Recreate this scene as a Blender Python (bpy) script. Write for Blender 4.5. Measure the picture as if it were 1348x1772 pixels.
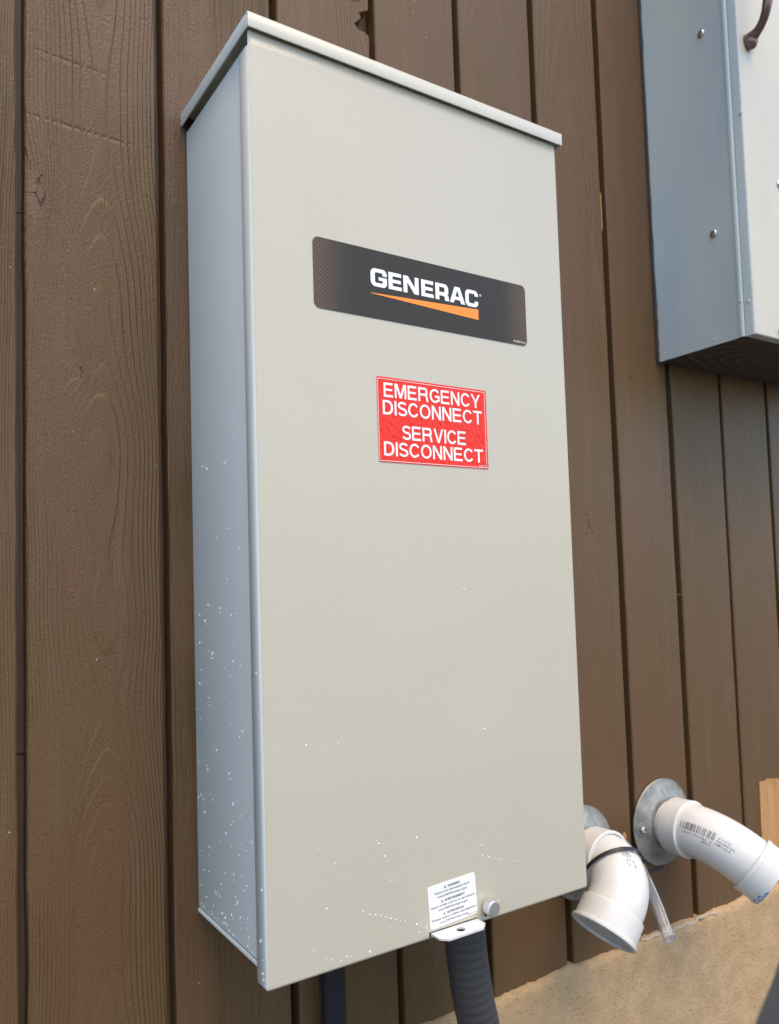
import bpy, bmesh, math, random
from mathutils import Vector, Matrix
random.seed(7)
for o in list(bpy.data.objects): bpy.data.objects.remove(o)
S = bpy.context.scene
COL = S.collection
R = math.radians

# ------------------------------------------------------------------ camera
cam = bpy.data.cameras.new('camera')
camo = bpy.data.objects.new('camera', cam); COL.objects.link(camo)
camo.location = (-0.25437, -0.74268, 0.30306)
camo.rotation_euler = (1.63076, 0.03091, -0.57873)
cam.sensor_fit = 'VERTICAL'; cam.sensor_height = 36.0; cam.sensor_width = 27.4
cam.lens = 1383.78 / 1772 * 36.0
cam.shift_x = -5.95 / 1772; cam.shift_y = 46.3 / 1772
cam.clip_start = 0.01; cam.clip_end = 1000
cam.dof.use_dof = True; cam.dof.focus_distance = 0.75; cam.dof.aperture_fstop = 8.0
S.camera = camo

# ------------------------------------------------------------------ sky, sun, exposure
SUN_EL, SUN_AZ = R(62), R(179)      # azimuth measured from +Y towards +X
world = bpy.data.worlds.new('World'); S.world = world; world.use_nodes = True
wn = world.node_tree; wn.nodes.clear()
sky = wn.nodes.new('ShaderNodeTexSky'); sky.sky_type = 'NISHITA'; sky.sun_disc = False
sky.sun_elevation = SUN_EL; sky.sun_rotation = SUN_AZ
sky.air_density = 1.0; sky.dust_density = 1.0; sky.ozone_density = 1.0
bg = wn.nodes.new('ShaderNodeBackground'); bg.inputs[1].default_value = 0.15
wo = wn.nodes.new('ShaderNodeOutputWorld')
wn.links.new(sky.outputs[0], bg.inputs[0]); wn.links.new(bg.outputs[0], wo.inputs[0])
sun = bpy.data.lights.new('sun', 'SUN'); sun.energy = 1.1; sun.angle = R(42); sun.color = (1.0, 0.73, 0.38)
suno = bpy.data.objects.new('sun', sun); COL.objects.link(suno)
sd = Vector((math.sin(SUN_AZ) * math.cos(SUN_EL), math.cos(SUN_AZ) * math.cos(SUN_EL), math.sin(SUN_EL)))
suno.rotation_euler = (-sd).to_track_quat('-Z', 'Y').to_euler(); suno.location = sd * 20
vs = S.view_settings
S.display_settings.display_device = 'sRGB'
vs.view_transform = 'Standard'; vs.look = 'None'; vs.exposure = 1.27; vs.gamma = 1.0; vs.use_curve_mapping = False

# ------------------------------------------------------------------ helpers: objects
def link(name, bm, mat, parent=None, smooth=True, angle=35):
    me = bpy.data.meshes.new(name)
    bmesh.ops.recalc_face_normals(bm, faces=bm.faces)
    bm.to_mesh(me); bm.free()
    return link_mesh(name, me, mat, parent, smooth, angle)
def link_mesh(name, me, mat, parent=None, smooth=True, angle=35):
    for m in (mat if isinstance(mat, (list, tuple)) else [mat]): me.materials.append(m)
    if smooth:
        for p in me.polygons: p.use_smooth = True
        try: me.set_sharp_from_angle(angle=R(angle))
        except Exception: pass
    o = bpy.data.objects.new(name, me); COL.objects.link(o)
    if parent: o.parent = parent
    return o
def tag(o, label=None, cat=None, group=None, kind=None):
    if label: o['label'] = label
    if cat: o['category'] = cat
    if group: o['group'] = group
    if kind: o['kind'] = kind
    return o
def thing(name, label, cat, group=None, loc=(0, 0, 0)):
    o = bpy.data.objects.new(name, None); COL.objects.link(o); o.location = loc
    o.empty_display_size = 0.05
    return tag(o, label, cat, group)

def box(bm, x0, x1, y0, y1, z0, z1, bev=0.0, seg=2):
    t = bmesh.new()
    bmesh.ops.create_cube(t, size=1)
    for v in t.verts:
        v.co = Vector(((x0 + x1) / 2 + v.co.x * (x1 - x0), (y0 + y1) / 2 + v.co.y * (y1 - y0), (z0 + z1) / 2 + v.co.z * (z1 - z0)))
    if bev > 0: bmesh.ops.bevel(t, geom=list(t.edges), offset=bev, segments=seg, profile=0.5, affect='EDGES')
    merge(bm, t)
def merge(bm, t):
    me = bpy.data.meshes.new('tmp'); t.to_mesh(me); t.free(); bm.from_mesh(me); bpy.data.meshes.remove(me)

def frames(pts):
    T = []
    for i in range(len(pts)):
        a = pts[max(0, i - 1)]; b = pts[min(len(pts) - 1, i + 1)]
        T.append((b - a).normalized())
    n = T[0].orthogonal().normalized()
    # choose an "up" reference so that theta is predictable
    up = Vector((0, 0, 1))
    if abs(T[0].dot(up)) > 0.95: up = Vector((0, -1, 0))
    n = (up - T[0] * up.dot(T[0])).normalized()
    out = []
    for i, t in enumerate(T):
        n = (n - t * n.dot(t)).normalized()
        out.append((t, n, t.cross(n)))
    return out
def sweep(bm, pts, rad, seg=32, cap0=False, cap1=False, inner=0):
    pts = [Vector(p) for p in pts]
    if not isinstance(rad, (list, tuple)): rad = [rad] * len(pts)
    fr = frames(pts); rings = []
    for p, r, (t, n, b) in zip(pts, rad, fr):
        rings.append([bm.verts.new(p + (n * math.cos(a) + b * math.sin(a)) * r) for a in [2 * math.pi * k / seg for k in range(seg)]])
    for A, B in zip(rings, rings[1:]):
        for k in range(seg):
            bm.faces.new((A[k], A[(k + 1) % seg], B[(k + 1) % seg], B[k]))
    if cap0: bm.faces.new(rings[0][::-1])
    if cap1: bm.faces.new(rings[-1])
    return rings
def lathe(bm, prof, origin, axis, seg=48, a0=0.0, a1=2 * math.pi):
    """prof: (r, t) along the axis from origin"""
    axis = Vector(axis).normalized(); o = Vector(origin)
    up = Vector((0, 0, 1)) if abs(axis.z) < 0.95 else Vector((0, -1, 0))
    n = (up - axis * up.dot(axis)).normalized(); b = axis.cross(n)
    full = abs(a1 - a0 - 2 * math.pi) < 1e-6
    K = seg if full else seg + 1
    rings = []
    for r, t in prof:
        if r < 1e-7:
            rings.append([bm.verts.new(o + axis * t)])
        else:
            rings.append([bm.verts.new(o + axis * t + (n * math.cos(a) + b * math.sin(a)) * r) for a in [a0 + (a1 - a0) * k / seg for k in range(K)]])
    for A, B in zip(rings, rings[1:]):
        for k in range(seg):
            k2 = (k + 1) % K
            if len(A) == 1 and len(B) == 1: continue
            if len(A) == 1: bm.faces.new((A[0], B[k], B[k2]))
            elif len(B) == 1: bm.faces.new((A[k], B[0], A[k2]))
            else: bm.faces.new((A[k], A[k2], B[k2], B[k]))

def poly_prism(bm, outline, y0, y1, hole=None):
    """outline of (x,z) points extruded from y0 to y1 (no bevel)"""
    a = [bm.verts.new((x, y0, z)) for x, z in outline]; b = [bm.verts.new((x, y1, z)) for x, z in outline]
    n = len(a)
    bm.faces.new(a); bm.faces.new(b[::-1])
    for k in range(n): bm.faces.new((a[k], b[k], b[(k + 1) % n], a[(k + 1) % n]))

def round_poly(pts, seg=5):
    """pts: (x,y) or (x,y,r)"""
    out = []; n = len(pts)
    for i, p in enumerate(pts):
        if len(p) < 3 or p[2] <= 0: out.append((p[0], p[1])); continue
        P = Vector(p[:2]); A = Vector(pts[i - 1][:2]); B = Vector(pts[(i + 1) % n][:2])
        u = (A - P).normalized(); v = (B - P).normalized()
        ang = u.angle(v); d = min(p[2] / math.tan(ang / 2), (A - P).length * .49 if len(pts[i - 1]) > 2 else (A - P).length, (B - P).length * .49 if len(pts[(i + 1) % n]) > 2 else (B - P).length)
        r = d * math.tan(ang / 2)
        c = P + (u + v).normalized() * (r / math.sin(ang / 2))
        s = P + u * d - c; e = P + v * d - c
        a0 = math.atan2(s.y, s.x); a1 = math.atan2(e.y, e.x)
        da = (a1 - a0 + math.pi) % (2 * math.pi) - math.pi
        for k in range(seg + 1):
            a = a0 + da * k / seg
            out.append((c.x + r * math.cos(a), c.y + r * math.sin(a)))
    return out
def rrect(x0, x1, z0, z1, r, seg=6):
    return round_poly([(x0, z0, r), (x1, z0, r), (x1, z1, r), (x0, z1, r)], seg)

def fill2d(loops):
    """filled 2D mesh (verts, faces) from closed loops, even-odd"""
    cu = bpy.data.curves.new('tmp', 'CURVE'); cu.dimensions = '2D'; cu.fill_mode = 'FRONT'
    for L in loops:
        sp = cu.splines.new('POLY'); sp.points.add(len(L) - 1)
        for p, q in zip(sp.points, L): p.co = (q[0], q[1], 0, 1)
        sp.use_cyclic_u = True
    return curve_mesh(cu)
def curve_mesh(cu):
    o = bpy.data.objects.new('tmp', cu); COL.objects.link(o)
    dg = bpy.context.evaluated_depsgraph_get(); dg.update()
    me = bpy.data.meshes.new_from_object(o.evaluated_get(dg))
    V = [(v.co.x, v.co.y) for v in me.vertices]; F = [tuple(p.vertices) for p in me.polygons]
    bpy.data.objects.remove(o); bpy.data.curves.remove(cu); bpy.data.meshes.remove(me)
    return V, F
def text2d(s, bold=0.0):
    cu = bpy.data.curves.new('tmp', 'FONT'); cu.body = s; cu.size = 1.0; cu.offset = bold; cu.fill_mode = 'FRONT'; cu.resolution_u = 3
    return curve_mesh(cu)
def fit(VF, x0, x1, z0, z1):
    V, F = VF
    xs = [v[0] for v in V]; ys = [v[1] for v in V]
    a, b, c, d = min(xs), max(xs), min(ys), max(ys)
    return [(x0 + (x - a) / (b - a) * (x1 - x0), z0 + (y - c) / (d - c) * (z1 - z0)) for x, y in V], F
def join2d(items):
    V = []; F = []
    for v, f in items:
        n = len(V); V += v; F += [tuple(i + n for i in q) for q in f]
    return V, F
def rot2d(VF, c, ang):
    V, F = VF; ca, sa = math.cos(ang), math.sin(ang)
    return [(c[0] + (x - c[0]) * ca - (y - c[1]) * sa, c[1] + (x - c[0]) * sa + (y - c[1]) * ca) for x, y in V], F
def place2d(name, VF, y, mat, parent):
    """2D (x,z) mesh standing at depth y facing -Y"""
    V, F = VF
    me = bpy.data.meshes.new(name); me.from_pydata([(x, y, z) for x, z in V], [], F); me.update()
    if me.polygons and me.polygons[0].normal.y > 0: me.flip_normals()
    return link_mesh(name, me, mat, parent, smooth=False)

# ------------------------------------------------------------------ helpers: materials
class NT:
    def __init__(s, name):
        s.m = bpy.data.materials.new(name); s.m.use_nodes = True; s.t = s.m.node_tree
        s.b = s.t.nodes['Principled BSDF']
    def set(s, k, v):
        i = s.b.inputs[k]
        if hasattr(v, 'is_output'): s.t.links.new(v, i)
        else: i.default_value = (*v, 1) if isinstance(v, tuple) and len(v) == 3 else v
    def n(s, typ, **kw):
        n = s.t.nodes.new(typ)
        for k, v in kw.items(): setattr(n, k, v)
        return n
    def inp(s, sock, v):
        if hasattr(v, 'is_output'): s.t.links.new(v, sock)
        else: sock.default_value = v
    def m_(s, op, a, b=0.0, c=0.0, clamp=False):
        n = s.n('ShaderNodeMath', operation=op, use_clamp=clamp)
        s.inp(n.inputs[0], a); s.inp(n.inputs[1], b); s.inp(n.inputs[2], c)
        return n.outputs[0]
    def add(s, a, b): return s.m_('ADD', a, b)
    def sub(s, a, b): return s.m_('SUBTRACT', a, b)
    def mul(s, a, b): return s.m_('MULTIPLY', a, b)
    def ramp(s, v, a, b):      # smoothstep a..b -> 0..1
        n = s.n('ShaderNodeMapRange', interpolation_type='SMOOTHSTEP')
        s.inp(n.inputs[0], v); n.inputs[1].default_value = a; n.inputs[2].default_value = b
        n.inputs[3].default_value = 0; n.inputs[4].default_value = 1
        return n.outputs[0]
    def coord(s, kind='Object'):
        return s.n('ShaderNodeTexCoord').outputs[kind]
    def sep(s, v):
        n = s.n('ShaderNodeSeparateXYZ'); s.t.links.new(v, n.inputs[0]); return n.outputs
    def vec(s, x, y, z):
        n = s.n('ShaderNodeCombineXYZ')
        for i, v in enumerate((x, y, z)): s.inp(n.inputs[i], v)
        return n.outputs[0]
    def noise(s, v, scale=1.0, detail=2.0, rough=0.5, col=False):
        n = s.n('ShaderNodeTexNoise'); s.t.links.new(v, n.inputs['Vector'])
        n.inputs['Scale'].default_value = scale; n.inputs['Detail'].default_value = detail; n.inputs['Roughness'].default_value = rough
        return n.outputs[1 if col else 0]
    def voro(s, v, scale, feature='F1'):
        n = s.n('ShaderNodeTexVoronoi', feature=feature); s.t.links.new(v, n.inputs['Vector']); n.inputs['Scale'].default_value = scale
        return n.outputs
    def mix(s, f, a, b):
        n = s.n('ShaderNodeMix', data_type='RGBA')
        s.inp(n.inputs[0], f)
        for i, v in ((6, a), (7, b)):
            if hasattr(v, 'is_output'): s.t.links.new(v, n.inputs[i])
            else: n.inputs[i].default_value = (*v, 1)
        return n.outputs[2]
    def bump(s, h, dist, strength=1.0):
        n = s.n('ShaderNodeBump'); s.t.links.new(h, n.inputs['Height']); n.inputs['Distance'].default_value = dist; n.inputs['Strength'].default_value = strength
        s.t.links.new(n.outputs[0], s.b.inputs['Normal'])
    def attr(s, name, vec=False):
        n = s.n('ShaderNodeAttribute', attribute_type='OBJECT', attribute_name=name)
        return n.outputs[1 if vec else 2]

def simple(name, col, rough=0.5, metal=0.0, spec=0.5, bump=None, mottle=0.0):
    t = NT(name); t.set('Roughness', rough); t.set('Metallic', metal); t.set('Specular IOR Level', spec)
    co = t.coord()
    if mottle:
        n = t.noise(co, 14, 4)
        t.set('Base Color', t.mix(t.ramp(n, .3, .7), tuple(c * (1 - mottle) for c in col), tuple(min(1, c * (1 + mottle)) for c in col)))
    else: t.set('Base Color', col)
    if bump: t.bump(t.noise(co, bump[0], 2), bump[1])
    return t.m

def siding_material():
    t = NT('brown_painted_cedar')
    X, Y, Z = t.sep(t.coord())
    seed = t.attr('grain_seed'); gc = t.attr('grain_center'); gd = t.attr('grain_depth'); gs = t.attr('grain_slope'); gf = t.attr('grain_rings'); gk = t.attr('grain_relief')
    low = t.sub(t.noise(t.vec(t.mul(X, 6), seed, t.mul(Z, 1.8)), 1, 1), .5)
    mid = t.sub(t.noise(t.vec(t.mul(X, 26), seed, t.mul(Z, 7)), 1, 1), .5)
    u = t.add(t.add(t.sub(X, gc), t.mul(low, .028)), t.mul(mid, .004))
    wob = t.sub(t.noise(t.vec(seed, seed, t.mul(Z, 3.2)), 1, 1.5), .5)
    d = t.add(t.add(gd, t.mul(gs, Z)), t.mul(wob, .034))
    r = t.m_('SQRT', t.add(t.mul(u, u), t.mul(d, d)))
    crack = None
    for nm in ('knot_a', 'knot_b'):
        kx, kz, ks = t.sep(t.attr(nm, True))
        dx = t.m_('DIVIDE', t.sub(X, kx), ks); dz = t.m_('DIVIDE', t.sub(Z, kz), t.mul(ks, 3.0))
        q = t.add(t.mul(dx, dx), t.mul(dz, dz))
        g = t.m_('EXPONENT', t.mul(q, -1.0))
        r = t.add(r, t.mul(t.mul(g, ks), .55))
        core = t.sub(1.0, t.ramp(q, .05, .35))
        crack = core if crack is None else t.m_('MAXIMUM', crack, core)
    tt = t.add(t.mul(r, gf), t.mul(t.noise(t.vec(t.mul(X, 60), seed, t.mul(Z, 5)), 1, 2), .5))
    s = t.m_('FRACT', tt)
    ringid = t.m_('FLOOR', tt)
    rr = t.n('ShaderNodeTexWhiteNoise', noise_dimensions='1D'); t.inp(rr.inputs['W'], ringid)
    ridge = t.mul(t.m_('POWER', s, 1.6), t.sub(1.0, t.ramp(s, .80, 1.0)))
    ridge = t.mul(ridge, t.add(.45, t.mul(rr.outputs[0], .75)))
    patch = t.ramp(t.noise(t.vec(t.mul(X, 14), seed, t.mul(Z, 4)), 1, 2), .34, .62)
    fib = t.noise(t.vec(t.mul(X, 620), seed, t.mul(Z, 26)), 1, 3)
    peb = t.noise(t.vec(t.mul(X, 520), seed, t.mul(Z, 330)), 1, 3)
    pebm = t.mul(peb, t.add(.35, t.mul(t.sub(1.0, s), .65)))
    clear = t.sub(1.0, t.mul(crack, .85))
    h = t.mul(t.mul(t.mul(ridge, t.add(.25, t.mul(patch, .75))), gk), clear)
    h = t.add(h, t.mul(t.mul(fib, t.add(.16, t.mul(gk, .34))), clear))
    h = t.add(h, t.mul(pebm, t.add(.16, t.mul(gk, .60))))
    # rows of saw dents across one board
    sw = None
    for z0, sl, xa, xb in ((.7900, .05, -.05, .012), (.7290, .04, -.056, .03)):
        e = t.m_('DIVIDE', t.sub(t.add(Z, t.mul(X, sl)), z0), .0016)
        line = t.m_('EXPONENT', t.mul(t.mul(e, e), -1.0))
        line = t.mul(line, t.mul(t.ramp(X, xa - .004, xa + .004), t.sub(1.0, t.ramp(X, xb - .01, xb + .01))))
        sw = line if sw is None else t.add(sw, line)
    sw = t.mul(t.mul(sw, t.attr('saw_marks')), t.ramp(t.noise(t.vec(t.mul(X, 260), seed, 0.0), 1, 0), .38, .55))
    h = t.sub(h, t.mul(sw, .45))
    # cracks that radiate inside the knots
    vx = t.noise(t.vec(t.mul(X, 40), seed, t.mul(Z, 40)), 1, 2, col=True)
    ve = t.voro(t.vec(t.add(t.mul(X, 60), t.mul(peb, .3)), seed, t.mul(Z, 60)), 1, 'DISTANCE_TO_EDGE')[0]
    ck = t.mul(t.sub(1.0, t.ramp(ve, .012, .035)), t.mul(crack, t.ramp(t.noise(t.vec(t.mul(X, 90), seed, t.mul(Z, 60)), 1, 1), .45, .6)))
    h = t.sub(h, t.mul(ck, 1.2))
    # cross-grain scuffs
    sc = t.noise(t.vec(t.add(t.mul(X, 48), t.mul(Z, 14)), t.add(seed, 7), t.mul(Z, 330)), 1, 1)
    scm = t.mul(t.ramp(sc, .77, .82), t.ramp(t.noise(t.vec(t.mul(X, 12), t.add(seed, 3), t.mul(Z, 7)), 1, 1), .50, .62))
    scm = t.mul(scm, t.ramp(gk, .3, .8))
    h = t.sub(h, t.mul(scm, .35))
    t.bump(h, .0015, .95)
    hue = t.noise(t.vec(t.mul(X, 9), seed, t.mul(Z, 4.5)), 1, 3)
    c = t.mix(t.ramp(hue, .32, .68), (.120, .064, .029), (.112, .066, .025))
    fade = t.noise(t.vec(t.mul(X, 70), seed, t.mul(Z, 5)), 1, 3)
    c = t.mix(t.mul(t.ramp(fade, .5, .85), .35), c, (.165, .103, .066))
    c = t.mix(t.m_('MINIMUM', 1.0, t.add(t.add(t.mul(ck, .8), t.mul(sw, .10)), t.mul(scm, .5))), c, (.03, .017, .012))
    sp = t.voro(t.vec(X, seed, Z), 55)
    spm = t.mul(t.sub(1.0, t.ramp(sp[0], .03, .05)), t.ramp(t.sep(sp[1])[0], .72, .74))
    c = t.mix(t.mul(spm, .6), c, (.6, .57, .52))  # pale specks paint in the glint of water drops
    t.set('Base Color', c)
    t.set('Roughness', t.add(.38, t.mul(hue, .2))); t.set('Specular IOR Level', .34)
    return t.m
M_SIDING = siding_material()

def strip_material():
    t = NT('brown_groove_board'); X, Y, Z = t.sep(t.coord())
    n = t.noise(t.vec(t.mul(X, 300), 1.0, t.mul(Z, 6)), 1, 3)
    t.set('Base Color', t.mix(t.ramp(n, .3, .7), (.085, .048, .028), (.12, .073, .043)))
    t.set('Roughness', .5); t.bump(n, .0006); return t.m
M_STRIP = strip_material()
M_CRACK = simple('dark_crack', (.012, .009, .007), .9)

def bare_wood():
    t = NT('bare_orange_wood'); X, Y, Z = t.sep(t.coord())
    n = t.noise(t.vec(t.mul(X, 220), 1.0, t.mul(Z, 9)), 1, 4)
    k = t.noise(t.vec(t.mul(X, 60), 4.0, t.mul(Z, 30)), 1, 3)
    c = t.mix(t.ramp(n, .3, .7), (.40, .19, .065), (.52, .28, .11))
    c = t.mix(t.mul(t.ramp(k, .58, .75), .6), c, (.27, .12, .045))
    t.set('Base Color', c); t.set('Roughness', .7); t.bump(n, .0006); return t.m
M_BARE = bare_wood()

def stucco():
    t = NT('tan_stucco'); co = t.coord(); X, Y, Z = t.sep(co)
    a = t.noise(co, 170, 3, .6); b = t.noise(co, 40, 3); v = t.voro(t.vec(X, t.mul(Y, .3), t.mul(Z, 1.5)), 210)[0]
    pit = t.sub(1.0, t.ramp(t.noise(t.vec(t.mul(X, .75), Y, t.mul(Z, 1.3)), 230, 1), .28, .40))
    h = t.sub(t.add(t.mul(a, .6), t.mul(b, .7)), t.mul(pit, .45))
    c = t.mix(t.ramp(b, .35, .7), (.395, .270, .148), (.45, .315, .180))
    c = t.mix(t.mul(t.ramp(a, .58, .75), .35), c, (.46, .36, .24))
    t.set('Base Color', c); t.set('Roughness', .92); t.set('Specular IOR Level', .2); t.bump(h, .0018); return t.m
M_STUCCO = stucco()
def concrete():
    t = NT('grey_concrete'); co = t.coord()
    a = t.noise(co, 3, 5, .6); b = t.noise(co, 90, 3)
    t.set('Base Color', t.mix(t.ramp(a, .3, .7), (.07, .066, .058), (.11, .10, .09))); t.set('Roughness', .85); t.bump(b, .002); return t.m
M_CONC = concrete()

def powder(name, col, col2, tex=0.00012, rough=.34):
    t = NT(name); co = t.coord()
    X, Y, Z = t.sep(co)
    peel = t.noise(co, 800, 2, .5)
    big = t.noise(co, 4, 3)
    t.set('Base Color', t.mix(t.ramp(big, .3, .7), col, col2)); t.set('Roughness', t.add(rough - .05, t.mul(t.noise(t.vec(X, Y, t.mul(Z, .5)), 16, 4), .12))); t.set('Specular IOR Level', .55)
    t.bump(peel, tex, 1.0); return t.m
M_POWDER = powder('powder_coat_sun_tint', (.532, .490, .388), (.550, .508, .405), .00018)  # door front: warm light mixed into the paint colour
M_POWDER_SKY = powder('powder_coat_smooth_sky_tint', (.645, .69, .665), (.66, .705, .68), .00006)  # same paint, lighter and cooler: blue sky light put into the colour

M_POWDER_CAP_SUN = powder('powder_coat_cap_sun_tint', (.61, .575, .475), (.63, .595, .495), .00006)  # cap front: the same paint with warm light in its colour
def aged_grey(name, col, col2, col3):
    t = NT(name); co = t.coord(); X, Y, Z = t.sep(co)
    a = t.noise(t.vec(t.mul(X, 9), t.mul(Y, 9), t.mul(Z, 3)), 1, 4, .55); b = t.noise(t.vec(t.mul(X, 60), t.mul(Y, 60), t.mul(Z, 5)), 1, 3)
    c = t.mix(t.ramp(a, .3, .68), col, col2)
    c = t.mix(t.mul(t.ramp(b, .5, .8), .25), c, col3)
    t.set('Base Color', c); t.set('Roughness', t.add(.36, t.mul(a, .22))); t.bump(t.noise(co, 160, 2), .0001); return t.m
M_AGED = aged_grey('aged_grey_paint', (.46, .53, .545), (.56, .59, .53), (.62, .66, .63))
M_CABFRONT = aged_grey('weathered_white_paint', (.56, .52, .43), (.62, .58, .48), (.68, .63, .54))
def dark_board():
    t = NT('dark_stained_board'); X, Y, Z = t.sep(t.coord())
    u = t.sub(X, .86); v = t.mul(t.add(Y, .07), 2.3)
    r = t.add(t.m_('SQRT', t.add(t.mul(u, u), t.mul(v, v))), t.mul(t.noise(t.vec(t.mul(X, 8), t.mul(Y, 14), 1.0), 1, 2), .05))
    s = t.m_('FRACT', t.mul(r, 34)); rg = t.m_('POWER', s, 3)
    t.set('Base Color', t.mix(rg, (.040, .036, .030), (.12, .105, .085))); t.set('Roughness', .55); t.bump(rg, .0009); return t.m
M_DARKBOARD = dark_board()
def galv():
    t = NT('galvanized_steel'); co = t.coord()
    a = t.noise(co, 45, 3); v = t.voro(co, 120)
    c = t.mix(t.ramp(a, .3, .7), (.20, .197, .18), (.33, .325, .30))
    c = t.mix(t.mul(t.sep(v[1])[0], .35), c, (.50, .49, .45))
    t.set('Base Color', c); t.set('Metallic', .6); t.set('Roughness', t.add(.40, t.mul(a, .25))); t.bump(a, .0004); return t.m
M_GALV = galv()
M_STEEL = simple('bright_steel', (.62, .61, .59), .28, 1.0)
M_ALU = simple('brushed_aluminium', (.72, .72, .72), .33, .9)
M_BRONZE = simple('worn_bronze', (.155, .105, .09), .30, .55, mottle=.35)
M_ZINC = simple('pale_zinc_paint', (.62, .63, .64), .38)
def pvc():
    t = NT('white_pvc'); co = t.coord()
    a = t.noise(co, 22, 4); b = t.noise(co, 130, 2)
    c = t.mix(t.ramp(a, .35, .7), (.68, .675, .65), (.62, .61, .585))
    c = t.mix(t.mul(t.ramp(b, .70, .78), .5), c, (.45, .43, .40))
    t.set('Base Color', c); t.set('Roughness', .36); t.bump(b, .00012); return t.m
M_PVC = pvc()
M_PVC_CAP = simple('grey_white_plastic', (.62, .63, .62), .6, spec=.2)
M_BLUE = simple('blue_primer', (.03, .20, .62), .4)
M_INK = simple('grey_ink', (.13, .13, .14), .6)
M_BLACK = simple('black_plastic', (.018, .018, .02), .45)
M_BLACKPIPE = simple('black_plastic_pipe', (.013, .015, .018), .4, spec=.35, bump=(90, .0004))
M_CONDUIT = simple('dark_grey_flexible_conduit', (.052, .052, .053), .5, spec=.3, bump=(300, .0001))
M_UNIDENTIFIED = simple('slate_grey_shape', (.060, .066, .072), .5, bump=(220, .0005), mottle=.25)
M_SLOT = simple('dark_slot', (.01, .01, .01), .8)
M_RUST = simple('rust_edge', (.27, .19, .09), .8, mottle=.4)
M_SEAL = simple('black_sealant', (.02, .017, .015), .6)
M_CAULK = simple('pale_caulk', (.42, .35, .25), .9, bump=(80, .002))
def tube_mat():
    t = NT('clear_vinyl'); t.set('Base Color', (.94, .95, 1.0)); t.set('Transmission Weight', .93); t.set('Roughness', .08); t.set('IOR', 1.38); return t.m
M_TUBE = tube_mat()
M_TUBEEND = simple('clear_vinyl_cut_end', (.34, .42, .62), .3)
def water():
    t = NT('water'); t.set('Base Color', (1, 1, 1)); t.set('Transmission Weight', .3); t.set('Roughness', .05); t.set('IOR', 1.33); return t.m  # mostly opaque white, so the sky's glint on the drops is painted in
M_WATER = water()
def plate_black():
    t = NT('charcoal_label_print'); X, Y, Z = t.sep(t.coord('Object'))
    a = t.m_('FRACT', t.mul(t.add(X, Z), 300)); b = t.m_('FRACT', t.mul(t.sub(X, Z), 300))
    g = t.m_('MAXIMUM', t.ramp(t.m_('ABSOLUTE', t.sub(a, .5)), .36, .46), t.ramp(t.m_('ABSOLUTE', t.sub(b, .5)), .36, .46))
    e = t.ramp(t.m_('ABSOLUTE', t.sub(X, .1745)), .082, .120)
    c = t.mix(t.mul(g, t.mul(e, .9)), (.034, .030, .022), (.26, .155, .095))
    t.set('Base Color', c); t.set('Roughness', .5); t.set('Specular IOR Level', .3); return t.m
M_PLATE = plate_black()
def red_print():
    t = NT('red_vinyl'); X, Y, Z = t.sep(t.coord())
    w = t.noise(t.vec(t.add(t.mul(X, 260), t.mul(Z, 60)), 0.0, t.mul(Z, 150)), 1, 2)
    t.set('Base Color', (.80, .028, .010)); t.set('Roughness', .24); t.set('Specular IOR Level', .28); t.bump(w, .0016, 1.0); return t.m
M_RED = red_print()
M_ORANGE = simple('orange_print', (.95, .29, .05), .5, spec=.25)
M_WHITE = simple('white_print', (.86, .86, .85), .4)
M_WHITEPAPER = simple('white_sticker', (.84, .84, .83), .45)
M_TEXT = simple('black_print', (.03, .03, .03), .5)

# ------------------------------------------------------------------ ground
bm = bmesh.new()
bmesh.ops.create_grid(bm, x_segments=2, y_segments=2, size=200)
g = link('ground', bm, M_CONC, smooth=False); g.location = (0, 0, -1.12)
tag(g, 'grey concrete ground in front of the wall', None, kind='structure')

# ------------------------------------------------------------------ board siding
wall = thing('siding_wall', 'brown painted wall of vertical cedar boards with recessed grooves', 'wall')
Z0, Z1 = -0.19, 1.95
GR = [(-.1495, -.1420), (-.0262, -.0182), (.0970, .1058), (.2218, .2297), (.3447, .3538), (.4722, .4827), (.5975, .6095), (.7190, .7316), (.8450, .8522), (.9670, .9757)]
gr = list(GR)
for k in range(1, 7): gr.insert(0, (-.1495 - .124 * k, -.1410 - .124 * k))
for k in range(1, 11): gr.append((.9670 + .124 * k, .9757 + .124 * k))
NOTCH = [(.2218, .9655), (.2093, .9578), (.2122, .9524), (.2027, .9426), (.2079, .9372), (.2164, .9367), (.2218, .9338)]
KN = {  # plank index (left groove) -> grain settings
    '-0.142': dict(c=.004, d=.050, s=.020, f=450, k=1.05, ka=(-.1344, .6596, .018), kb=(-.0991, .5111, .010)),
    '-0.018': dict(c=.26, d=.05, s=.03, f=420, k=1.0, ka=(.06, .2, .012), kb=(0, 5, .01)),
    '0.106': dict(c=.0, d=.02, s=.03, f=260, k=.55, ka=(.205, .95, .02), kb=(0, 5, .01)),
    '0.230': dict(c=.0, d=.05, s=.02, f=280, k=.3, ka=(0, 5, .01), kb=(0, 5, .01)),
    '0.483': dict(c=.0, d=.015, s=.05, f=210, k=.42, ka=(.5430, .3718, .016), kb=(.5706, .7626, .011)),
}
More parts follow.
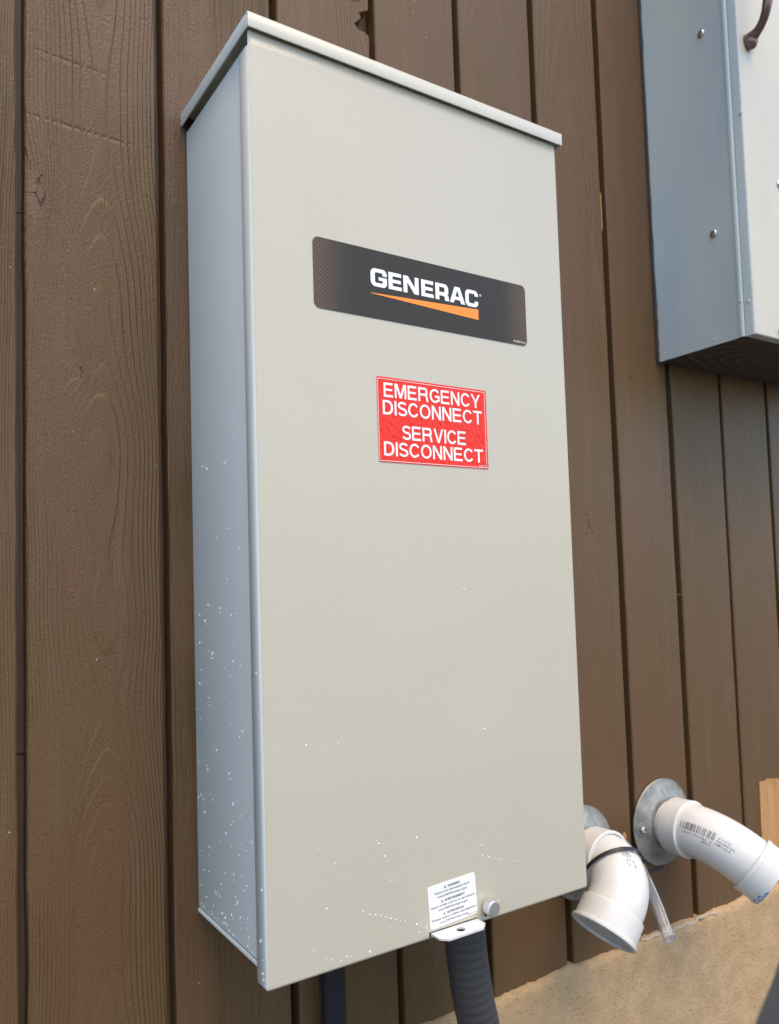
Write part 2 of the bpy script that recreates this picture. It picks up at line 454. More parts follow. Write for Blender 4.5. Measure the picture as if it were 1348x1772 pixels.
def outline(x0, x1, notch=None):
    """closed outline, counter-clockwise seen from the front; slightly wavering sawn edges"""
    zs = [Z0]; z = Z0
    while z < Z1 - .05:
        z += random.uniform(.035, .08) if z < 1.25 else .3
        zs.append(min(z, Z1))
    if zs[-1] < Z1: zs.append(Z1)
    if notch: zs = sorted([z for z in zs if not .925 < z < .975] + [b for a, b in notch])
    nx = {b: a for a, b in notch} if notch else {}
    R_ = [(nx.get(z, x1 + random.gauss(0, .00035)), z) for z in zs]
    L_ = [(x0 + random.gauss(0, .00035), z) for z in zs]
    return R_, L_
gi = 0
for (a0, a1), (b0, b1) in zip(gr, gr[1:]):
    x0, x1 = a1, b0; xc = (x0 + x1) / 2
    key = '%.3f' % x0
    key = {'-0.142': '-0.142', '-0.018': '-0.018'}.get(key, key)
    st = KN.get(key)
    if st is None:
        left = x0 < .1
        st = dict(c=(.22 if left else random.uniform(-.05, .05)), d=random.uniform(.02, .09), s=random.uniform(-.03, .04), f=(430 if left else random.uniform(260, 340)), k=(.95 if left else random.uniform(.16, .30)), ka=(xc + random.uniform(-.04, .04), random.uniform(0, 1), .011), kb=(0, 5, .01))
    Rr, Ll = outline(x0, x1, NOTCH if abs(x0 - .1058) < .001 else None)
    yo = random.uniform(-.0006, .0006)
    bm = bmesh.new()
    loop = [(x, z, +1) for x, z in Rr] + [(x, z, -1) for x, z in Ll[::-1]]
    bev = .0014
    ring0 = [bm.verts.new((x - xc - s * bev, yo, z)) for x, z, s in loop]
    ring1 = [bm.verts.new((x - xc, yo + bev, z)) for x, z, s in loop]
    ring2 = [bm.verts.new((x - xc, .019, z)) for x, z, s in loop]
    n = len(loop)
    for k in range(n // 2 - 1): bm.faces.new((ring0[k], ring0[k + 1], ring0[n - 2 - k], ring0[n - 1 - k]))
    for A, B in ((ring0, ring1), (ring1, ring2)):
        for k in range(n): bm.faces.new((A[k], B[k], B[(k + 1) % n], A[(k + 1) % n]))
    o = link('plank', bm, M_SIDING, wall, angle=25); o.location = (xc, 0, 0)
    o['grain_seed'] = random.uniform(0, 60); o['grain_center'] = st['c']; o['grain_depth'] = st['d']; o['grain_slope'] = st['s']
    o['grain_rings'] = float(st['f']); o['grain_relief'] = float(st['k']); o['saw_marks'] = 1.0 if key == '-0.142' else 0.0
    for nm, kk in (('knot_a', st['ka']), ('knot_b', st['kb'])): o[nm] = (kk[0] - xc, kk[1], kk[2])
# paint chips: bare wood beside a knot and along one groove
bm = bmesh.new(); poly_prism(bm, [(.5800, -.0400), (.5838, -.0430), (.5872, -.0395), (.5866, -.0335), (.5838, -.0300), (.5812, -.0318), (.5806, -.0352)], -.0014, .0008)
chip = link('paint_chip', bm, M_BARE, wall, smooth=False)
bm = bmesh.new(); poly_prism(bm, [(-.0222, .04), (-.0212, .05), (-.0210, .12), (-.0213, .20), (-.0214, .262), (-.0220, .262), (-.0221, .2), (-.0218, .12)], .0188, .0197)
link('paint_chip', bm, M_BARE, wall, smooth=False)
bm = bmesh.new(); poly_prism(bm, [(.5960, .845), (.5972, .840), (.5973, .815), (.5971, .788), (.5962, .792), (.5964, .82)], -.0013, .0008)
link('paint_chip', bm, M_BARE, wall, smooth=False)
# boards at the bottom of the grooves
for a0, a1 in gr:
    cuts = [Z0, Z1]
    if abs(a0 + .1495) < .001: cuts = [Z0, .1693, .6478, Z1]
    for za, zb in zip(cuts, cuts[1:]):
        bm = bmesh.new(); box(bm, a0 - .03, a1 + .03, .0195, .034, za + .0006, zb - .0006)
        link('backing_board', bm, M_STRIP, wall, smooth=False)
bm = bmesh.new(); box(bm, -.88, 2.21, .036, .06, Z0, Z1); link('sheathing', bm, M_CRACK, wall, smooth=False)
# patch of bare wood where the paint is missing
bm = bmesh.new()
ol = [(.8902, -.20), (1.02, -.20), (1.02, -.012), (.985, -.0145), (.965, -.010), (.944, -.0165), (.927, -.0145), (.912, -.011), (.905, -.0138), (.8905, -.0135)]
ol = [(x, z) for x, z in ol if x < .966]; ol = [(.8865, -.19), (.9655, -.19), (.9655, -.0125), (.955, -.0155), (.944, -.0165), (.927, -.0135), (.914, -.0120), (.905, -.0142), (.8902, -.0132), (.8893, -.05), (.8880, -.09)]
poly_prism(bm, ol, -.0016, .0005); o = link('bare_wood_patch', bm, M_BARE, wall, smooth=False); o['label'] = 'unpainted orange wood patch'

# ------------------------------------------------------------------ stucco base
bm = bmesh.new()
xs = []; x = -.9
while x < 2.2:
    xs.append(x); x += .006 if -.1 < x < 1.2 else .05
rows = [(.030, 0), (.0195, 0), (.0, 0), (-.004, -.0015), (-.0065, -.004), (-.0078, -.009), (-.008, -.02), (-.008, -.95)]
grid = []
for x in xs:
    j = .0016 * math.sin(x * 31) + .0012 * math.sin(x * 83 + 1) + random.gauss(0, .0007)
    top = -.1725 + j
    grid.append([bm.verts.new((x, y, top + dz if dz > -.5 else -1.13)) for y, dz in rows])
for A, B in zip(grid, grid[1:]):
    for k in range(len(rows) - 1): bm.faces.new((A[k], B[k], B[k + 1], A[k + 1]))
o = link('stucco_wall', bm, M_STUCCO); tag(o, 'tan stucco base wall below the brown boards', 'wall')
bm = bmesh.new()
rnd = random.Random(3)
pts = [(.60 + .165 * k / 22, -.0050 + rnd.gauss(0, .0007), -.1745 + rnd.gauss(0, .0016)) for k in range(23)]
sweep(bm, pts, [.0012] + [.0026 + rnd.uniform(-.0014, .001) for _ in range(21)] + [.001], 8)
o = link('caulk_bead', bm, M_CAULK, bpy.data.objects['stucco_wall'])

# ------------------------------------------------------------------ tall enclosure
DW, DD = .3462, .1618
enc = thing('electrical_enclosure', 'tall light grey metal electrical box with charcoal nameplate and red sign', 'electrical box', loc=(0, 0, 0))
# body
bm = bmesh.new(); box(bm, .0036, .3426, -.1495, -.0008, .0125, .7555, .0012, 2)
body = link('body', bm, M_POWDER_SKY, enc)
bm = bmesh.new(); box(bm, .0030, .3432, -.1475, -.0008, .0078, .0112, .0005, 1); box(bm, .010, .336, -.14, -.004, .0112, .0126)
link('bottom_plate', bm, M_POWDER_SKY, enc)
# door: pan with rounded bends
bm = bmesh.new()
t = bmesh.new(); bmesh.ops.create_cube(t, size=1)
zt = .7475
for v in t.verts: v.co = Vector((DW / 2 + v.co.x * DW, -DD + .009 + v.co.y * .018, (zt - .0015) / 2 + v.co.z * (zt + .0015)))
bmesh.ops.delete(t, geom=[f for f in t.faces if f.normal.y > .5 or f.normal.z > .5], context='FACES')
ed = [e for e in t.edges if len(e.link_faces) == 2]
bmesh.ops.bevel(t, geom=ed, offset=.0030, segments=5, profile=.5, affect='EDGES')
merge(bm, t)
a = .0030
ft = [(a, zt), (DW - a, zt), (DW - a, .766), (a, .766)]
arcs = [(a - a * math.sin(q), -DD + a - a * math.cos(q)) for q in [math.pi / 2 * k / 5 for k in range(0, 4)]]
vs_ = [bm.verts.new((x, -DD, z)) for x, z in ft]; bm.faces.new(vs_)
for side in (0, 1):
    prev = None
    for k, (ax, ay) in enumerate(arcs):
        X_ = ax if side == 0 else DW - ax
        dz = .0025 * k
        p = (bm.verts.new((X_, ay, zt)), bm.verts.new((X_, ay, .766 - dz)))
        if prev: bm.faces.new((prev[0], p[0], p[1], prev[1]))
        prev = p
bmesh.ops.remove_doubles(bm, verts=bm.verts, dist=.00005)
door = link('door', bm, [M_POWDER, M_POWDER_SKY], enc, angle=40)
for p in door.data.polygons:          # returned flanges take the cool copy, blue sky light painted in
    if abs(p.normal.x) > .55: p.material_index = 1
so = door.modifiers.new('sheet', 'SOLIDIFY'); so.thickness = .0012; so.offset = -1
# cap
bm = bmesh.new()
cx0, cx1, cy, zc0, zc1 = -.0017, .3522, -.1662, .7600, .7728
box(bm, cx0, cx1, cy, .0, zc1 - .0016, zc1, .0007, 2)
box(bm, cx0, cx0 + .0016, cy + .0022, 0, zc0, zc1 - .0009, .0006, 2)
box(bm, cx1 - .0016, cx1, cy + .0022, 0, zc0, zc1 - .0009, .0006, 2)
box(bm, cx0 + .0004, cx1 - .0004, cy, cy + .0016, zc0, zc1 - .0009, .0006, 2)
cap = link('cap', bm, [M_POWDER_CAP_SUN, M_POWDER_SKY], enc)
for p in cap.data.polygons:  # cap sides take the painted-in sky tint
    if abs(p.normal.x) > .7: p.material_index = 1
# hasp tab, slot and thumb screw
out = round_poly([(.1528, -.1600), (.1528, -.1748), (.1588, -.1812), (.1960, -.1812), (.2037, -.1742), (.2037, -.1600)], 2)
hole = [(.1785 + .0042 * math.cos(q), -.1712 + .0042 * math.sin(q)) for q in [2 * math.pi * k / 24 for k in range(24)]]
V, F = fill2d([out, hole])
bm = bmesh.new()
for zz in (.0022, .0038):
    vv = [bm.verts.new((x, y, zz)) for x, y in V]
    for f in F: bm.faces.new([vv[i] for i in f])
def wallring(loop):
    A = [bm.verts.new((x, y, .0022)) for x, y in loop]; B = [bm.verts.new((x, y, .0038)) for x, y in loop]
    for k in range(len(A)): bm.faces.new((A[k], A[(k + 1) % len(A)], B[(k + 1) % len(A)], B[k]))
wallring(out); wallring(hole)
bmesh.ops.remove_doubles(bm, verts=bm.verts, dist=.00002)
hasp = link('padlock_tab', bm, M_ZINC, enc, angle=30)
for wx in (.1645, .1935):
    bm = bmesh.new(); lathe(bm, [(.0041, 0), (.0038, .0003), (.003, .00045), (0, .0005)], (wx, -.1668, .0037), (0, 0, 1), 20)
    link('spot_weld', bm, M_ZINC, hasp)
bm = bmesh.new(); box(bm, .1518, .2046, -.16215, -.1600, .0038, .0046); box(bm, .1516, .1528, -.16215, -.16, .0004, .0046)
link('slot', bm, M_SLOT, enc, smooth=False)
bm = bmesh.new()
kc = Vector((.2155, 0, .0125))
prof = [(.0, 0)]
seg = 56
rings = []
for yy, rr in ((-.1615, .0030), (-.1640, .0030), (-.1640, .0064), (-.1648, .0070), (-.1722, .0070), (-.1733, .0062), (-.1734, .0060)):
    ring = []
    for k in range(seg):
        q = 2 * math.pi * k / seg
        r2 = rr - (.00035 if (k % 2 and rr > .0065) else 0)
        ring.append(bm.verts.new((kc.x + r2 * math.cos(q), yy, kc.z + r2 * math.sin(q))))
    rings.append(ring)
for A, B in zip(rings, rings[1:]):
    for k in range(seg): bm.faces.new((A[k], A[(k + 1) % seg], B[(k + 1) % seg], B[k]))
cv = bm.verts.new((kc.x, -.1736, kc.z))
for k in range(seg): bm.faces.new((rings[-1][k], rings[-1][(k + 1) % seg], cv))
link('thumb_screw', bm, M_ALU, enc, angle=20)
V, F = fill2d([round_poly([(.2128, .0030, .0018), (.2164, .0030, .0018), (.2164, .0125, .0018), (.2128, .0125, .0018)], 5)])
place2d('screw_slot', (V, F), -DD - .0002, M_SLOT, enc)

# nameplate
py = -DD - .0005
def sheet(name, loop, y, th, mat, parent):
    bm = bmesh.new(); poly_prism(bm, loop, y, y + th); return link(name, bm, mat, parent, smooth=False)
plate = sheet('nameplate', rrect(.0550, .2938, .5383, .5998, .0055), py, .0005, M_PLATE, enc)
zb, zh = .5674, .0156
def glyph(loops, x0, x1, w):
    return [[(x0 + (x / w) * (x1 - x0), zb + y * zh) for x, y in round_poly(L, 6)] for L in loops]
Gl = [[(1.06, .64), (1.06, 1.02, .26), (0, 1.02, .3), (0, -.02, .3), (1.06, -.02, .26), (1.06, .55), (.52, .55), (.52, .36), (.78, .36), (.78, .20, .04), (.28, .20, .1), (.28, .80, .1), (.78, .80, .08), (.78, .64)]]
Cl = [[(1.02, .66), (1.02, 1.02, .3), (0, 1.02, .3), (0, -.02, .3), (1.02, -.02, .3), (1.02, .35), (.74, .35), (.74, .20, .06), (.28, .20, .1), (.28, .80, .1), (.74, .80, .06), (.74, .66)]]
El = [[(0, 0), (.9, 0), (.9, .215), (.28, .215), (.28, .40), (.84, .40), (.84, .60), (.28, .60), (.28, .785), (.88, .785), (.88, 1), (0, 1)]]
Nl = [[(0, 0), (0, 1), (.33, 1), (.80, .38), (.80, 1), (1.08, 1), (1.08, 0), (.76, 0), (.28, .62), (.28, 0)]]
Rl = [[(0, 0), (0, 1), (.95, 1, .28), (.95, .42, .14), (.85, .385), (.95, .33, .12), (.985, 0), (.69, 0), (.665, .26, .1), (.28, .275), (.28, 0)], [(.28, .49), (.28, .79), (.67, .79, .11), (.67, .49, .11)]]
Al = [[(0, 0), (.38, 1), (.78, 1), (1.16, 0), (.85, 0), (.775, .20), (.375, .20), (.305, 0)], [(.44, .40), (.71, .40), (.60, .74), (.55, .74)]]
for L, x0, x1, w in ((Gl, .1113, .1283, 1.06), (El, .1300, .1441, .9), (Nl, .1459, .1628, 1.08), (El, .1656, .1795, .9), (Rl, .1816, .1972, .985), (Al, .1981, .2163, 1.16), (Cl, .2167, .2324, 1.02)):
    place2d('letter', fill2d(glyph(L, x0, x1, w)), py - .0002, M_WHITE, plate)
items = []
ring_o = [(.2353 + .0012 * math.cos(q), .5800 + .0012 * math.sin(q)) for q in [2 * math.pi * k / 20 for k in range(20)]]
ring_i = [(.2353 + .00095 * math.cos(q), .5800 + .00095 * math.sin(q)) for q in [2 * math.pi * k / 20 for k in range(20)]]
items.append(fill2d([ring_o, ring_i])); items.append(fit(text2d('R', .01), .2348, .2358, .5794, .5807))
items.append(fit(text2d('0K1096 Rev A'), .2760, .2915, .5405, .5425))
place2d('small_print', join2d(items), py - .0002, M_WHITE, plate)['kind'] = 'stuff'
place2d('swoosh', fill2d([[(.1110, .5607), (.1110, .5602), (.2320, .5553), (.2322, .5655)]]), py - .0002, M_ORANGE, plate)
# red sign
sign = sheet('warning_sign', rrect(.1147, .2375, .4117, .4872, .0008, 2), py, .0005, M_RED, enc)
bx0, bx1, bz0, bz1, bw = .1150, .2355, .4126, .4856, .00042
place2d('border_line', fill2d([[(bx0, bz0), (bx1, bz0), (bx1, bz1), (bx0, bz1)], [(bx0 + bw, bz0 + bw), (bx1 - bw, bz0 + bw), (bx1 - bw, bz1 - bw), (bx0 + bw, bz1 - bw)]]), py - .0002, M_WHITE, sign)
def stroke(P, w):
    L, Rr = [], []
    for i, p in enumerate(P):
        p = Vector(p); a_ = Vector(P[max(i - 1, 0)]); b_ = Vector(P[min(i + 1, len(P) - 1)])
        d1 = (p - a_).normalized() if i else (b_ - p).normalized(); d2 = (b_ - p).normalized() if i < len(P) - 1 else d1
        n1 = Vector((-d1.y, d1.x)); n2_ = Vector((-d2.y, d2.x)); mm = (n1 + n2_).normalized(); k = w / 2 / max(.4, mm.dot(n1))
        L.append(tuple(p + mm * k)); Rr.append(tuple(p - mm * k))
    return [L + Rr[::-1]]
def arc_(cx_, cy_, rx, ry, a0, a1, n=14): return [(cx_ + rx * math.cos(R(a0 + (a1 - a0) * k / n)), cy_ + ry * math.sin(R(a0 + (a1 - a0) * k / n))) for k in range(n + 1)]
q = .155
GL = {
 'E': ([[(0, 0), (.76, 0), (.76, q), (q, q), (q, .44), (.70, .44), (.70, .58), (q, .58), (q, 1 - q), (.74, 1 - q), (.74, 1), (0, 1)]], .80),
 'M': ([[(0, 0), (0, 1), (.24, 1), (.48, .26), (.72, 1), (.96, 1), (.96, 0), (.81, 0), (.81, .76), (.555, 0), (.405, 0), (.15, .76), (.15, 0)]], .98),
 'R': ([[(0, 0), (0, 1), (.80, 1, .26), (.80, .47, .16), (.70, .43), (.79, .38, .12), (.86, 0), (.685, 0), (.635, .40, .1), (q, .42), (q, 0)], [(q, .56), (q, 1 - q), (.64, 1 - q, .14), (.64, .56, .14)]], .88),
 'G': (stroke(arc_(.45, .5, .375, .43, 35, 305, 24) + [(.79, .19), (.79, .46), (.46, .46)], .15), .88),
 'N': ([[(0, 0), (0, 1), (.18, 1), (.625, .27), (.625, 1), (.775, 1), (.775, 0), (.60, 0), (.15, .74), (.15, 0)]], .80),
 'C': (stroke(arc_(.44, .5, .365, .43, 35, 325, 26), .15), .84),
 'Y': ([[(.355, 0), (.355, .40), (0, 1), (.18, 1), (.43, .54), (.68, 1), (.86, 1), (.51, .40), (.51, 0)]], .86),
 'D': ([[(0, 0), (0, 1), (.80, 1, .42), (.80, 0, .42)], [(q, q), (q, 1 - q), (.64, 1 - q, .3), (.64, q, .3)]], .83),
 'I': ([[(0, 0), (q, 0), (q, 1), (0, 1)]], .155),
 'S': (stroke(arc_(.38, .73, .29, .20, 20, 200, 14) + [(.13, .62), (.24, .545), (.40, .50), (.56, .455)] + arc_(.38, .275, .30, .205, 30, -165, 16), .145), .74),
 'O': ([arc_(.46, .5, .45, .51, 0, 345, 23), arc_(.46, .5, .30, .36, 0, 345, 23)], .92),
 'T': ([[(.325, 0), (.325, 1 - q), (0, 1 - q), (0, 1), (.80, 1), (.80, 1 - q), (.48, 1 - q), (.48, 0)]], .80),
 'V': ([[(.345, 0), (0, 1), (.17, 1), (.43, .21), (.69, 1), (.86, 1), (.515, 0)]], .86)}
def set_line(s, x0, x1, z0, z1):
    gap = .10; tot = sum(GL[c][1] for c in s) + gap * (len(s) - 1); k = (x1 - x0) / tot; x = x0
    for c in s:
        loops, w = GL[c]
        place2d('letter', fill2d([[(x + a * k, z0 + b * (z1 - z0)) for a, b in round_poly(L, 6)] for L in loops]), py - .0002, M_WHITE, sign)
        x += (w + gap) * k
for s, x0, x1, z0, z1 in (('EMERGENCY', .1213, .2299, .4694, .4822), ('DISCONNECT', .1199, .2316, .4538, .4666), ('SERVICE', .1395, .2115, .4328, .4455), ('DISCONNECT', .1199, .2312, .4174, .4299)):
    set_line(s, x0, x1, z0, z1)
place2d('small_print', fit(text2d('SIGNS 2/21'), .2262, .2338, .4136, .4150), py - .0002, M_WHITE, sign)['kind'] = 'stuff'
# small white label
lc = (.1779, .0256); la = R(2.8)
lab = rot2d((rrect(lc[0] - .0262, lc[0] + .0262, lc[1] - .0180, lc[1] + .0180, .0022), []), lc, la)[0]
label = sheet('warning_label', lab, py, .0005, M_WHITEPAPER, enc)
items = []
def line(s, cxx, z, w, h, bold=0.0):
    items.append(fit(text2d(s, bold + .006), lc[0] + cxx - w / 2, lc[0] + cxx + w / 2, lc[1] + z - h / 2, lc[1] + z + h / 2))
def tri(cxx, z, r):
    o_ = [(lc[0] + cxx + k * r, lc[1] + z + q * r) for k, q in ((-1, -.8), (1, -.8), (0, 1))]
    i_ = [(lc[0] + cxx + k * r * .62, lc[1] + z - .08 * r + q * r * .62) for k, q in ((-1, -.8), (1, -.8), (0, 1))]
    items.append(fill2d([o_, i_])); items.append(fill2d([[(lc[0] + cxx - .1 * r, lc[1] + z - .35 * r), (lc[0] + cxx + .1 * r, lc[1] + z - .35 * r), (lc[0] + cxx + .1 * r, lc[1] + z + .35 * r), (lc[0] + cxx - .1 * r, lc[1] + z + .35 * r)]]))
PW = .0385
line('WARNING', .0018, .01435, .0135, .0020, .012); tri(-.0077, .0142, .0013)
line('Cancer and reproductive harm', 0, .0107, .0385, .0024)
line('www.P65Warnings.ca.gov', 0, .0072, .0325, .0024)
line('AVERTISSEMENT', .0020, .0031, .0225, .0020, .012); tri(-.0120, .0030, .0013)
line('Cancer et effet nocif sur la reproduction', 0, -.0006, .0492, .0022)
line('www.P65Warnings.ca.gov.', 0, -.0040, .0330, .0024)
line('ADVERTENCIA', .0020, -.0079, .0190, .0020, .012); tri(-.0103, -.0081, .0013)
line('Produce cáncer y daños reproductivos', 0, -.0114, .0485, .0026)
line('www.P65Warnings.ca.gov.', 0, -.0148, .0325, .0024)
line('0000016331 Rev. B', .0195, -.0164, .0115, .0009)
place2d('lettering', rot2d(join2d(items), lc, la), py - .0002, M_TEXT, label)['kind'] = 'stuff'

# water drops on the door and on the left side
FD = [(0.0524, 0.0484), (0.046, 0.0961), (0.1029, 0.0894), (0.1013, 0.0921), (0.1088, 0.0778), (0.1115, 0.0734), (0.1149, 0.0561), (0.086, 0.038), (0.0925, 0.0341), (0.098, 0.0323), (0.1031, 0.0306), (0.1081, 0.0284), (0.1126, 0.0259), (0.1178, 0.0237), (0.1224, 0.022), (0.1276, 0.0198), (0.1387, 0.0146), (0.1428, 0.0122), (0.1488, 0.0092), (0.1414, 0.0072), (0.1124, 0.0189), (0.0687, 0.0254), (0.0403, 0.0194), (0.0518, 0.0096), (0.0565, 0.0079), (0.0642, 0.0044), (0.0697, 0.0065), (0.074, 0.0054), (0.0914, 0.0045), (0.1473, 0.3558), (0.2031, 0.2986), (0.116, 0.2946), (0.038, 0.179), (0.0524, 0.1725), (0.0674, 0.176), (0.2111, 0.1654), (0.2208, 0.1694), (0.189, 0.1507), (0.2133, 0.0568), (0.2206, 0.0537), (0.2274, 0.0518), (0.2342, 0.0493), (0.2411, 0.0474), (0.2509, 0.0443), (0.2544, 0.043), (0.2296, 0.0135), (0.0613, 0.0816), (0.2124, 0.0662), (0.1416, 0.0866), (0.069, 0.1562)]
SDp = [(-0.0975, 0.4165), (-0.0894, 0.4157), (-0.0853, 0.4148), (-0.0305, 0.4196), (-0.0425, 0.4157), (-0.1088, 0.4345), (-0.1285, 0.4022), (-0.0932, 0.3571), (-0.1154, 0.3385), (-0.0642, 0.3516), (-0.0829, 0.3102), (-0.0871, 0.3136), (-0.0395, 0.2917), (-0.0948, 0.283), (-0.1206, 0.2952), (-0.0185, 0.2312), (-0.0446, 0.2434), (-0.0766, 0.2368), (-0.0967, 0.244), (-0.1313, 0.222), (-0.1413, 0.2352)]
rnd = random.Random(11)
bm = bmesh.new()
def drop(p, n, r, stretch=1.25):
    n = Vector(n); up = Vector((0, 0, 1)); b = n.cross(up)
    rings = []
    for rr, hh in ((1.0, 0), (.86, .38), (.5, .62)):
        rings.append([bm.verts.new(Vector(p) + (up * math.cos(q) * stretch + b * math.sin(q)) * r * rr + n * (r * hh)) for q in [2 * math.pi * k / 10 for k in range(10)]])
    top = bm.verts.new(Vector(p) + n * r * .7)
    for A, B in zip(rings, rings[1:]):
        for k in range(10): bm.faces.new((A[k], A[(k + 1) % 10], B[(k + 1) % 10], B[k]))
    for k in range(10): bm.faces.new((rings[-1][k], rings[-1][(k + 1) % 10], top))
for x, z in FD: drop((x, -DD, z), (0, -1, 0), .00050 * math.exp(min(.75, abs(rnd.gauss(0, .4)))))
for y, z in SDp: drop((.0036, max(y, -.147), z), (-1, 0, 0), rnd.uniform(.0006, .0011))
for k in range(120):
    z = .015 + .30 * rnd.random() ** 2.2; y = -rnd.uniform(.004, .140)
    r = .00040 * math.exp(min(1.1, abs(rnd.gauss(0, .6))))
    drop((.0036, y, z), (-1, 0, 0), min(r, .0017), rnd.uniform(1.1, 1.6))
    if rnd.random() < .25: drop((.0036, y + rnd.uniform(-.002, .002), z - .004), (-1, 0, 0), r * .7)
for k in range(8): drop((0, -rnd.uniform(.147, .158), .005 + .25 * rnd.random() ** 2), (-1, 0, 0), rnd.uniform(.0004, .0011))
o = link('water_droplets', bm, M_WATER, enc); o['kind'] = 'stuff'

# ------------------------------------------------------------------ second cabinet, upper right
cab = thing('metal_cabinet', 'weathered blue-grey metal cabinet with pale front and wooden underside, upper right on the wall', 'cabinet')
CX, CXR, CD, CZ0, CZ1 = .7022, 1.16, .1530, .6145, 1.42
bm = bmesh.new(); box(bm, CX + .0012, CXR - .0012, -.1395, -.004, CZ0 + .006, CZ1, .002, 2); link('body', bm, M_AGED, cab)
# side sheet bends outwards into a raised fold beside the door
prof = [(-.0008, 0), (-.1285, 0), (-.1315, -.0010), (-.1340, -.0022), (-.1375, -.0022), (-.1390, -.0012), (-.1395, .0016)]
bm = bmesh.new(); A = [bm.verts.new((CX + dx, y, CZ0 + .0015)) for y, dx in prof]; B = [bm.verts.new((CX + dx, y, CZ1)) for y, dx in prof]
for k in range(len(A) - 1): bm.faces.new((A[k], A[k + 1], B[k + 1], B[k]))
so = link('side_panel', bm, M_AGED, cab, angle=60)
bm = bmesh.new(); t = bmesh.new(); bmesh.ops.create_cube(t, size=1)
for v in t.verts: v.co = Vector(((CX + CXR) / 2 + v.co.x * (CXR - CX), -.1468 + v.co.y * .0128, (CZ0 + CZ1) / 2 + .001 + v.co.z * (CZ1 - CZ0)))
bmesh.ops.bevel(t, geom=[e for e in t.edges if all(v.co.y < -.147 for v in e.verts)], offset=.0022, segments=4, profile=.5, affect='EDGES'); merge(bm, t)
# one pale sheet; its flanges get the side's grey as painted shade
cd = link('door', bm, [M_AGED, M_CABFRONT], cab, angle=40)
for p in cd.data.polygons:
    if p.normal.y < -.9: p.material_index = 1
bm = bmesh.new(); box(bm, CX + .0022, CXR - .002, -.1515, -.0008, CZ0 + .0025, CZ0 + .0055, .0005, 1); link('bottom_panel', bm, M_DARKBOARD, cab)
bm = bmesh.new(); sweep(bm, [(CX - .0012, -.0015, CZ0 - .001 + .02 * k) for k in range(41)], [.0024 + random.uniform(-.0006, .0006) for _ in range(41)], 8); link('sealant', bm, M_SEAL, cab)
bm = bmesh.new()
rz = [(CX - .0009 - .0006 * random.random(), -.0045 - .0012 * random.random(), CZ0 + .002 + .004 * k) for k in range(30)]
sweep(bm, rz, [random.uniform(.0006, .0016) * (1 - k / 34) for k in range(30)], 6); link('rust_edge', bm, M_RUST, cab)
def screw(p, n, r, parent, mat=M_STEEL, slot=False, h=.5):
    bm = bmesh.new(); lathe(bm, [(r, 0), (r, r * .25), (r * .85, r * h), (r * .5, r * (h + .18)), (r * .42, r * (h + .18)), (r * .4, r * (h - .15)), (0, r * (h - .15))] if not slot else [(r, 0), (r, r * .3), (r * .8, r * h), (0, r * (h + .1))], p, n, 20)
    return link('screw', bm, mat, parent)
for y, z in ((-.0997, 1.0521), (-.1019, .7677), (-.1010, 1.33)):
    s_ = screw((CX, y, z), (-1, 0, 0), .0052, cab, slot=True)
    bm = bmesh.new(); box(bm, -.0006, .0006, -.0003, .0003, -.0047, .0047)
    for v in bm.verts: v.co = Matrix.Rotation(R(25), 4, 'X') @ v.co
    q = link('drive_slot', bm, M_SLOT, s_, smooth=False); q.location = (CX - .0027, y, z)
for y, z, r in ((-.1366, .663, .0022), (-.1462, .6605, .0026), (-.1480, .647, .0012), (-.151, .912, .0028), (-.0931, .6245, .0020), (-.0120, .6270, .0018)):
    bm = bmesh.new(); lathe(bm, [(r, 0), (r * .8, r * .4), (0, r * .5)], (CX - (.0022 if y < -.133 and y > -.138 else .0), y, z), (-1, 0, 0), 12); link('rivet', bm, M_AGED, cab)
for x, z in ((.7785, .8335), (.7605, .6265), (.7785, 1.19), (1.10, .8335)): screw((x, -.1530, z), (0, -1, 0), .0055, cab)
# bent pull handle
HP = [(.7232, -.1535, 1.0165), (.7226, -.160, 1.0170), (.7200, -.171, 1.0195), (.7172, -.180, 1.0250), (.7145, -.1865, 1.0330), (.7132, -.1905, 1.0440), (.7135, -.193, 1.058), (.7145, -.194, 1.078)]
HP = HP + [(x, y, 2 * 1.082 - z) for x, y, z in HP[::-1]]
bm = bmesh.new()
rad = [.0090, .0082, .0058, .0055, .0058, .0062, .0066, .0068]; rad = rad + rad[::-1]
def smooth_path(P, R_, k=4):
    P = [Vector(p) for p in P]; out = []; ro = []
    for i in range(len(P) - 1):
        p0, p1, p2, p3 = P[max(i - 1, 0)], P[i], P[i + 1], P[min(i + 2, len(P) - 1)]
        for j in range(k):
            t_ = j / k
            out.append(.5 * ((2 * p1) + (p2 - p0) * t_ + (2 * p0 - 5 * p1 + 4 * p2 - p3) * t_ * t_ + (3 * p1 - p0 - 3 * p2 + p3) * t_ ** 3))
            ro.append(R_[i] + (R_[i + 1] - R_[i]) * t_)
    out.append(P[-1]); ro.append(R_[-1]); return out, ro
pp, rr = smooth_path(HP, rad)
sweep(bm, pp, rr, 16, True, True)
hd = link('handle', bm, M_BRONZE, cab, angle=60)
for zz in (1.0135, 2 * 1.082 - 1.0135):
    bm = bmesh.new(); bmesh.ops.create_uvsphere(bm, u_segments=20, v_segments=12, radius=1)
    for v in bm.verts: v.co = Vector((.7236 + v.co.x * .0090, -.1590 + v.co.y * .0085, zz + v.co.z * .0112))
    link('handle_foot', bm, M_BRONZE, hd, angle=60)

